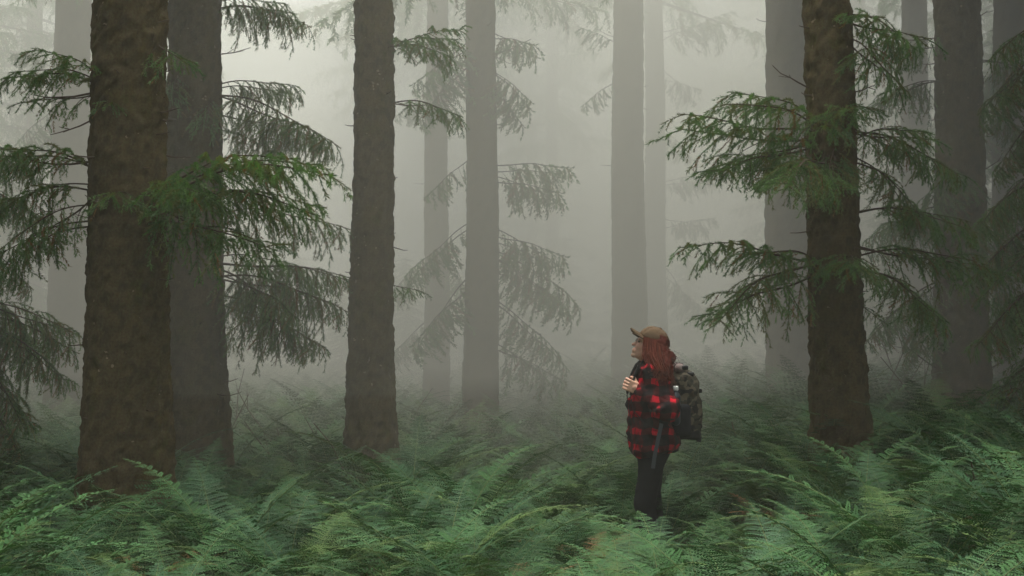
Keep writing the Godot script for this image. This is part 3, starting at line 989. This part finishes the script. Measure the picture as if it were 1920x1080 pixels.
# the walker is laid out round her feet, facing -x, her left side towards +z
func walker() -> void:
	var foot := at(1225, 1000, 8.856)
	foot.y = ground_at(foot.x, foot.z)
	var lift := Vector3(0, -foot.y, 0)        # heights below are given above the level floor; the body follows the ground under it
	var skin := mat(Color(0.5, 0.285, 0.2), 0.55, 0.4)
	skin.subsurf_scatter_enabled = true
	skin.subsurf_scatter_strength = 0.15
	var person := thing("person", "walker in red and black checked shirt and brown cap gripping a pack strap", "person", foot)
	var V := func(a: float, b: float, c: float) -> Vector3: return Vector3(a, b, c)
	var up := lift * 0.5
	# ---- body: one mesh
	var body := MB.new()
	var sh := Vector3(0.02, 1.385, 0.0)
	var elbow := Vector3(0.075, 1.115, 0.265)
	var wrist := Vector3(-0.105, 1.225, 0.165)
	var b := []
	for s in [-1.0, 1.0]:
		var z := Vector3(1, 1, s)
		b.append(["cap", Vector3(0.0, 0.86, 0.085) * z, Vector3(-0.06 if s > 0 else 0.0, 0.47, 0.085 * s), 0.075, 0.05])
		b.append(["cap", Vector3(-0.06 if s > 0 else 0.0, 0.47, 0.085 * s), Vector3(-0.01 if s > 0 else 0.05, 0.09, 0.09 * s), 0.048, 0.034])
		b.append(["cap", Vector3(-0.01 if s > 0 else 0.05, 0.05, 0.09 * s), Vector3(-0.14 if s > 0 else -0.08, 0.035, 0.10 * s), 0.034, 0.028])
		var el := elbow if s > 0 else Vector3(0.05, 1.09, -0.235)
		var wr := wrist if s > 0 else Vector3(-0.01, 0.87, -0.25)
		b.append(["cap", Vector3(0.02, 1.36, 0.15) * z, el, 0.048, 0.036])
		b.append(["cap", el, wr, 0.036, 0.026])
		b.append(["cap", Vector3(0.02, 1.38, 0.05) * z, Vector3(0.02, 1.36, 0.15) * z, 0.06, 0.05])
		b.append(["cap", Vector3(0.01, 1.27, 0.06) * z, Vector3(0.0, 0.95, 0.05) * z, 0.085, 0.085])
	b.append(["cap", Vector3(0.03, 1.36, 0), Vector3(0.005, 1.49, 0), 0.055, 0.05])
	solid(body, b, 0.014, 0.05)
	var hx := Transform3D(Basis(Vector3(0, 0, 1), deg_to_rad(-25)) * Basis.from_scale(Vector3(0.94, 0.94, 0.94)), Vector3(-0.02, 1.53, 0))
	var hd := [["ell", Vector3(0.012, 0.03, 0), Vector3(0.097, 0.09, 0.076)], ["ell", Vector3(-0.03, -0.035, 0), Vector3(0.068, 0.085, 0.058)],
		["cap", Vector3(-0.092, 0.005, 0), Vector3(-0.119, -0.034, 0), 0.007, 0.0115], ["cap", Vector3(-0.099, -0.066, -0.014), Vector3(-0.099, -0.066, 0.014), 0.0085, 0.0085],
		["cap", Vector3(-0.096, -0.078, -0.011), Vector3(-0.096, -0.078, 0.011), 0.0085, 0.0085], ["ell", Vector3(-0.082, -0.105, 0), Vector3(0.02, 0.018, 0.02)],
		["cap", Vector3(-0.09, 0.022, -0.035), Vector3(-0.09, 0.022, 0.035), 0.012, 0.012], ["ell", Vector3(-0.068, -0.03, 0.036), Vector3(0.024, 0.022, 0.02)], ["ell", Vector3(-0.068, -0.03, -0.036), Vector3(0.024, 0.022, 0.02)],
		["ell", Vector3(0.018, -0.012, 0.077), Vector3(0.016, 0.028, 0.008)], ["ell", Vector3(0.018, -0.012, -0.077), Vector3(0.016, 0.028, 0.008)],
		["cap", Vector3(0.02, -0.06, 0), Vector3(0.045, -0.12, 0), 0.05, 0.048],
		["ell", Vector3(-0.101, 0.002, 0.03), Vector3(0.014, 0.009, 0.014), "cut"], ["ell", Vector3(-0.101, 0.002, -0.03), Vector3(0.014, 0.009, 0.014), "cut"]]
	solid(body, hd, 0.0045, 0.018, hx)
	for s in [-1.0, 1.0]:
		var hp := [["box", Vector3(0.004, 0, 0.008 * s), Vector3(0.036, 0.041, 0.013), 0.012], ["cap", Vector3(0.02, 0, 0.006 * s), Vector3(0.066, -0.016, 0.004 * s), 0.026, 0.025]]
		for q in 4:
			var y := 0.033 - 0.0215 * q
			var ln: float = [0.92, 1.0, 0.95, 0.78][q]
			var k0 := Vector3(-0.03, y, 0.012 * s)
			var k1 := k0 + Vector3(-0.026, 0.002, -0.022 * s) * ln
			var k2 := k1 + Vector3(0.008, 0, -0.024 * s) * ln
			var k3 := k2 + Vector3(0.02, -0.001, -0.004 * s) * ln
			hp.append(["cap", k0, k1, 0.0098, 0.0092]); hp.append(["cap", k1, k2, 0.0092, 0.0085]); hp.append(["cap", k2, k3, 0.0085, 0.0075])
		hp.append(["cap", Vector3(0.022, 0.03, -0.002 * s), Vector3(-0.004, 0.056, -0.014 * s), 0.012, 0.0105])
		hp.append(["cap", Vector3(-0.004, 0.056, -0.014 * s), Vector3(-0.03, 0.058, -0.026 * s), 0.0105, 0.0085])
		solid(body, hp, 0.0035, 0.006, Transform3D(Basis(Vector3(0, 0, 1), deg_to_rad(-22)), Vector3(-0.155, 1.262, 0.145)) if s > 0 else Transform3D(Basis(Vector3(0, 0, 1), deg_to_rad(75)), Vector3(-0.025, 0.815, -0.252)))
	var bo := part("body", body.mesh(), skin, person)
	# ---- face details
	for s in [-1.0, 1.0]:
		var ey := MB.new()
		solid(ey, [["ell", Vector3.ZERO, Vector3(0.0085, 0.0085, 0.0105)]], 0.003, 0.001)
		var eo := part("eye", ey.mesh(), mat(Color(0.10, 0.07, 0.05), 0.2, 0.5), person)
		eo.transform = hx * Transform3D(Basis(), Vector3(-0.091, 0.002, 0.03 * s))
	var gl := MB.new()
	for s in [-1.0, 1.0]:
		var ring := []
		var rr := []
		for q in 17:
			ring.append(hx * Vector3(-0.108, 0.0 + 0.021 * sin(TAU * q / 16.0), 0.033 * s + 0.024 * cos(TAU * q / 16.0))); rr.append(0.0016)
		gl.tube(ring, rr, 5, Color.WHITE)
		gl.tube([hx * Vector3(-0.107, 0.008, 0.057 * s), hx * Vector3(0.0, 0.004, 0.078 * s)], [0.0014, 0.0014], 5, Color.WHITE)
	gl.tube([hx * Vector3(-0.11, 0.006, -0.01), hx * Vector3(-0.11, 0.006, 0.01)], [0.0014, 0.0014], 5, Color.WHITE)
	part("glasses", gl.mesh(), mat(Color(0.16, 0.10, 0.06), 0.35, 0.5), person)
	# ---- trousers
	var tr := MB.new()
	var tp := [["ell", Vector3(0.0, 0.86, 0), Vector3(0.125, 0.14, 0.17)]]
	for s in [-1.0, 1.0]:
		var knee := Vector3(-0.068 if s > 0 else -0.01, 0.47, 0.085 * s)
		var ank := Vector3(-0.01 if s > 0 else 0.045, 0.10, 0.09 * s)
		tp.append(["cap", Vector3(0.0 if s > 0 else -0.005, 0.84, 0.085 * s), knee, 0.098, 0.068]); tp.append(["cap", knee, ank, 0.066, 0.052])
		tp.append(["ell", knee + Vector3(0.03, -0.13, 0), Vector3(0.055, 0.1, 0.055)])
	solid(tr, tp, 0.011, 0.04, Transform3D(), 0.006, 0.9)
	part("trousers", tr.mesh(), cloth(Color(0.012, 0.013, 0.015)), person)
	for s in [-1.0, 1.0]:
		var bt := MB.new()
		var ax := -0.01 if s > 0 else 0.045
		solid(bt, [["cap", Vector3(ax, 0.16, 0.09 * s), Vector3(ax + 0.01, 0.05, 0.09 * s), 0.055, 0.05], ["ell", Vector3(ax - 0.075, 0.045, 0.098 * s), Vector3(0.11, 0.045, 0.05)], ["box", Vector3(ax - 0.055, 0.012, 0.098 * s), Vector3(0.14, 0.014, 0.05), 0.01]], 0.009, 0.03)
		part("boot", bt.mesh(), mat(Color(0.03, 0.022, 0.016), 0.7, 0.3), person)
	# ---- shirt
	var st := MB.new()
	var sp := []
	for s in [-1.0, 1.0]:
		var z := Vector3(1, 1, s)
		sp.append(["cap", Vector3(-0.012, 1.31, 0.085) * z, Vector3(-0.01, 1.12, 0.08) * z, 0.115, 0.145])
		sp.append(["cap", Vector3(-0.01, 1.12, 0.08) * z, Vector3(0.004, 0.88, 0.085) * z, 0.15, 0.168])
		sp.append(["cap", Vector3(0.0, 1.38, 0.06) * z, Vector3(0.01, 1.345, 0.145) * z, 0.07, 0.066])
		var el := elbow if s > 0 else Vector3(0.05, 1.09, -0.235)
		var wr := wrist + Vector3(0.012, -0.008, 0) if s > 0 else Vector3(-0.005, 0.88, -0.25)
		sp.append(["cap", Vector3(0.01, 1.345, 0.145) * z, el, 0.068, 0.07])
		sp.append(["cap", el, wr, 0.07, 0.047])
		sp.append(["ell", el + Vector3(-0.02, -0.035, 0), Vector3(0.07, 0.055, 0.06)])
	sp.append(["cap", Vector3(0.03, 1.40, -0.03), Vector3(0.03, 1.40, 0.03), 0.075, 0.075])
	sp.append(["box", Vector3(0.0, 0.62, 0), Vector3(0.4, 0.18, 0.5), 0.0, Basis(Vector3(0, 0, 1), 0.13), "cut"])
	solid(st, sp, 0.0095, 0.04, Transform3D(), 0.03, 0.8)
	var shirt := cloth(Color(1, 1, 1), plaid(), 4.5)
	shirt.uv1_offset = Vector3(0.13, 0.07, 0.21)
	part("shirt", st.mesh(), shirt, person)
	var co := MB.new()
	solid(co, [["cap", Vector3(-0.045, 1.43, 0.055), Vector3(-0.095, 1.36, 0.045), 0.02, 0.014], ["cap", Vector3(-0.045, 1.43, -0.055), Vector3(-0.095, 1.36, -0.045), 0.02, 0.014], ["cap", Vector3(0.06, 1.46, 0.05), Vector3(-0.045, 1.43, 0.055), 0.022, 0.02], ["cap", Vector3(0.06, 1.46, -0.05), Vector3(-0.045, 1.43, -0.055), 0.022, 0.02], ["cap", Vector3(0.06, 1.46, -0.05), Vector3(0.06, 1.46, 0.05), 0.022, 0.022]], 0.007, 0.02)
	part("collar", co.mesh(), shirt, person)
	# ---- hair: a mass under the cap, and loose locks falling over shoulder and back
	var rng := RandomNumberGenerator.new()
	rng.seed = 9
	var hr := MB.new()
	var hs := [["ell", Vector3(0.018, 1.555, 0), Vector3(0.098, 0.10, 0.088)]]
	for s in [-1.0, 1.0]:
		hs.append(["cap", Vector3(-0.02, 1.56, 0.066 * s), Vector3(-0.035, 1.42, 0.082 * s), 0.034, 0.04])
		hs.append(["cap", Vector3(-0.035, 1.42, 0.082 * s), Vector3(-0.03, 1.33, 0.105 * s), 0.038, 0.03])
		hs.append(["cap", Vector3(0.04, 1.55, 0.055 * s), Vector3(0.06, 1.38, 0.10 * s), 0.05, 0.052])
		hs.append(["cap", Vector3(0.06, 1.38, 0.135 * s), Vector3(0.085, 1.30, 0.165 * s), 0.055, 0.03])
		hs.append(["cap", Vector3(0.05, 1.47, 0.09 * s), Vector3(0.06, 1.38, 0.135 * s), 0.05, 0.055])
	hs.append(["ell", Vector3(0.105, 1.455, 0.02), Vector3(0.05, 0.048, 0.06)])
	hs.append(["ell", Vector3(-0.10, 1.52, 0.0), Vector3(0.075, 0.13, 0.062), "cut"])
	solid(hr, hs, 0.007, 0.03, Transform3D(), 0.012, 2.2, Color(0.06, 0.015, 0.010))
	for q in 340:
		var s := 1.0 if q % 5 != 0 else -1.0
		var f := rng.randf()
		var top := Vector3(lerpf(-0.065, 0.085, f), 1.60 - 0.04 * f, s * (0.078 + 0.012 * sin(PI * f)))
		var mid := Vector3(lerpf(-0.082, 0.09, f), 1.47 + rng.randf_range(-0.02, 0.02), s * (0.112 + 0.035 * sin(PI * f)))
		var low := Vector3(lerpf(-0.045, 0.105, f) + rng.randf_range(-0.015, 0.015), 1.36 + rng.randf_range(-0.03, 0.03), s * (0.165 + 0.06 * sin(PI * f)))
		var end := low + Vector3(rng.randf_range(-0.02, 0.03), -rng.randf_range(0.02, 0.10) * (0.3 + f), s * rng.randf_range(0.01, 0.035))
		var pts := []
		var rad := []
		var ph := rng.randf() * TAU
		for k in 9:
			var t := k / 8.0
			var p := top.lerp(mid, t * 3.0) if t < 0.333 else (mid.lerp(low, t * 3.0 - 1.0) if t < 0.667 else low.lerp(end, t * 3.0 - 2.0))
			p += Vector3(sin(t * 11.0 + ph), 0, cos(t * 9.0 + ph)) * 0.012 * t
			pts.append(p); rad.append(0.0045 * (1.0 - 0.75 * t) + 0.0008)
		var tone := rng.randf_range(0.6, 1.7)
		hr.tube(pts, rad, 4, Color(0.055 * tone, 0.0135 * tone, 0.0075 * tone))
	for q in 60:
		var a := rng.randf() * TAU
		var e := rng.randf_range(-1.0, 1.0)
		var c := Vector3(0.105, 1.455, 0.02)
		var d := Vector3(cos(a) * sqrt(1 - e * e), e, sin(a) * sqrt(1 - e * e))
		hr.tube([c + d * 0.042, c + d * 0.054 + Vector3(0.008, -0.01, 0)], [0.005, 0.001], 4, Color(0.085, 0.026, 0.016))
	for q in 70:
		var s := 1.0 if q % 4 != 0 else -1.0
		var p := Vector3(rng.randf_range(-0.08, 0.12), rng.randf_range(1.32, 1.55), s * rng.randf_range(0.1, 0.19))
		var dd := Vector3(rng.randf_range(-0.5, 0.7), rng.randf_range(-1.0, 0.1), s * rng.randf_range(0.1, 0.6)).normalized()
		var mid := p + dd * 0.045
		hr.tube([p, mid, mid + (dd + Vector3(0, -0.7, 0)).normalized() * 0.05], [0.0018, 0.0014, 0.0006], 3, Color(0.09, 0.02, 0.012))
	var hm := mat(Color(1, 1, 1), 0.8, 0.2)
	hm.vertex_color_use_as_albedo = true
	part("hair", hr.mesh(), hm, person)
	# ---- cap
	var cx := Transform3D(Basis(Vector3(0, 0, 1), deg_to_rad(-29)) * Basis.from_scale(Vector3(0.95, 0.95, 0.95)), Vector3(-0.014, 1.548, 0))
	var cp := MB.new()
	solid(cp, [["ell", Vector3(0.008, 0.042, 0), Vector3(0.113, 0.094, 0.096)], ["box", Vector3(0.0, -0.075, 0), Vector3(0.2, 0.10, 0.2), 0.0, "cut"]], 0.0055, 0.01, cx, 0.004, 1.6)
	var capm := cloth(Color(0.10, 0.066, 0.04))
	var crown_o := part("cap", cp.mesh(), capm, person)
	var br := MB.new()
	var bs := []
	for q in 9:
		var z := -0.072 + 0.018 * q
		var reach := 0.085 * sqrt(maxf(0.0, 1.0 - pow(z / 0.09, 2.0)))
		var sag := -0.022 * pow(z / 0.072, 2.0)
		bs.append(["cap", Vector3(-0.075, 0.03 + sag, z), Vector3(-0.095 - reach, 0.034 + sag, z), 0.0075, 0.006])
	solid(br, bs, 0.0045, 0.012, cx)
	part("brim", br.mesh(), capm, crown_o)
	var bu := MB.new()
	solid(bu, [["ell", Vector3(0.008, 0.137, 0), Vector3(0.011, 0.006, 0.011)]], 0.003, 0.001, cx)
	for q in 6:
		var a := TAU * q / 6.0 + 0.5
		var seam := []
		var sr := []
		for k in 9:
			var t := k / 8.0 * 1.4
			seam.append(cx * (Vector3(0.008, 0.042, 0) + Vector3(0.1135 * sin(t) * cos(a), 0.0945 * cos(t), 0.0965 * sin(t) * sin(a)))); sr.append(0.0016)
		bu.tube(seam, sr, 4, Color.WHITE)
	part("seams", bu.mesh(), cloth(Color(0.12, 0.078, 0.047)), crown_o)

	# ---- backpack
	var bp := thing("backpack", "camouflage rucksack with dark side pocket worn on the walker's back", "backpack", foot)
	var pm := MB.new()
	solid(pm, [["box", Vector3(0.215, 1.13, 0), Vector3(0.092, 0.205, 0.145), 0.055], ["ell", Vector3(0.20, 1.325, 0), Vector3(0.095, 0.055, 0.14)], ["box", Vector3(0.285, 1.06, 0), Vector3(0.04, 0.13, 0.115), 0.03]], 0.011, 0.03, Transform3D(), 0.012, 0.8)
	part("main_compartment", pm.mesh(), cloth(Color(1, 1, 1), camo(), 3.0), bp)
	var pk := MB.new()
	solid(pk, [["box", Vector3(0.165, 1.035, 0.155), Vector3(0.075, 0.105, 0.035), 0.028]], 0.01, 0.02, Transform3D(), 0.008, 1.0)
	part("side_pocket", pk.mesh(), cloth(Color(0.014, 0.015, 0.017)), bp)
	var bm := MB.new()
	solid(bm, [["box", Vector3(0.215, 0.935, 0), Vector3(0.10, 0.035, 0.14), 0.03]], 0.01, 0.02, Transform3D(), 0.006, 1.0)
	part("base_panel", bm.mesh(), cloth(Color(0.018, 0.018, 0.016)), bp)
	var webm := cloth(Color(0.016, 0.016, 0.017))
	for s in [-1.0, 1.0]:
		var sb := MB.new()
		var path := [Vector3(0.13, 1.36, 0.085 * s), Vector3(0.09, 1.45, 0.085 * s), Vector3(0.02, 1.477, 0.088 * s), Vector3(-0.05, 1.458, 0.09 * s), Vector3(-0.105, 1.405, 0.10 * s), Vector3(-0.136, 1.34, 0.115 * s), Vector3(-0.156, 1.27, 0.122 * s), Vector3(-0.166, 1.19, 0.135 * s), Vector3(-0.15, 1.10, 0.165 * s), Vector3(-0.08, 1.02, 0.225 * s), Vector3(0.03, 0.97, 0.235 * s), Vector3(0.14, 0.95, 0.16 * s)]
		var cv := Curve3D.new()
		for q in path.size():
			var tan: Vector3 = (path[mini(q + 1, path.size() - 1)] - path[maxi(q - 1, 0)]) / 6.0
			cv.add_point(path[q], -tan, tan)
		var fine := []
		for q in 49: fine.append(cv.sample_baked(cv.get_baked_length() * q / 48.0))
		ribbon(sb, fine.slice(0, 26), Vector3(0, 0, 0.055), 0.014)
		ribbon(sb, fine.slice(25), Vector3(0, 0.004, 0.026), 0.004)
		part("shoulder_strap", sb.mesh(), webm, bp)
	var lp := MB.new()
	var loop := []
	for q in 9: loop.append(Vector3(0.20 + 0.035 * cos(PI * q / 8.0), 1.37 + 0.035 * sin(PI * q / 8.0), 0.03))
	ribbon(lp, loop, Vector3(0, 0, 0.03), 0.006)
	part("haul_loop", lp.mesh(), webm, bp)
	for y in [1.24, 1.0]:
		var cs := MB.new()
		ribbon(cs, [Vector3(0.12, y, 0.149), Vector3(0.2, y - 0.01, 0.153), Vector3(0.26, y - 0.012, 0.145), Vector3(0.312, y - 0.012, 0.10), Vector3(0.33, y - 0.012, 0.05), Vector3(0.332, y - 0.012, -0.05)], Vector3(0, 0.022, 0), 0.006)
		part("compression_strap", cs.mesh(), webm, bp)
	for y in [1.345, 1.39]:
		var bk := MB.new()
		solid(bk, [["box", Vector3(0.245 if y < 1.36 else 0.205, y, 0.10), Vector3(0.026, 0.016, 0.022), 0.01]], 0.005, 0.005)
		part("buckle", bk.mesh(), mat(Color(0.01, 0.01, 0.011), 0.4, 0.4), bp)
	var tail := MB.new()
	ribbon(tail, [Vector3(0.30, 0.95, 0.09), Vector3(0.305, 0.92, 0.10), Vector3(0.30, 0.885, 0.105)], Vector3(0.03, 0, 0.01), 0.012)
	part("strap_end", tail.mesh(), webm, bp)
	var web := MB.new()
	ribbon(web, [Vector3(0.03, 1.02, 0.255), Vector3(0.015, 0.96, 0.268), Vector3(-0.005, 0.87, 0.268), Vector3(-0.02, 0.79, 0.262), Vector3(-0.028, 0.72, 0.25)], Vector3(0.026, 0, 0), 0.004)
	part("hanging_strap", web.mesh(), cloth(Color(0.055, 0.06, 0.07)), bp)
	# ---- things carried on the pack
	var mt := MB.new()
	solid(mt, [["cap", Vector3(0.175, 1.385, -0.12), Vector3(0.175, 1.385, 0.09), 0.034, 0.034]], 0.007, 0.01, Transform3D(), 0.005, 1.5)
	var roll := thing("rolled_blanket", "pale mauve blanket rolled up on top of the rucksack", "blanket", foot)
	part("roll", mt.mesh(), cloth(Color(0.2, 0.155, 0.145)), roll)
	var rb := MB.new()
	for z in [-0.07, 0.07]:
		var lpt := []
		for q in 13: lpt.append(Vector3(0.175 + 0.037 * cos(TAU * q / 12.0), 1.385 + 0.037 * sin(TAU * q / 12.0), z))
		ribbon(rb, lpt, Vector3(0, 0, 0.02), 0.004)
	part("tie", rb.mesh(), webm, roll)
	var bot := thing("water_bottle", "dark water bottle with white cap in the rucksack's side pocket", "bottle", foot)
	var bb := MB.new()
	solid(bb, [["cap", Vector3(0.135, 1.03, 0.178), Vector3(0.135, 1.19, 0.178), 0.033, 0.033], ["cap", Vector3(0.135, 1.19, 0.178), Vector3(0.135, 1.235, 0.178), 0.028, 0.016]], 0.005, 0.012)
	part("bottle_body", bb.mesh(), mat(Color(0.02, 0.026, 0.034), 0.3, 0.5), bot)
	var bc := MB.new()
	solid(bc, [["box", Vector3(0.135, 1.252, 0.178), Vector3(0.018, 0.016, 0.018), 0.007]], 0.004, 0.004)
	part("bottle_cap", bc.mesh(), mat(Color(0.7, 0.7, 0.68), 0.5, 0.4), bot)
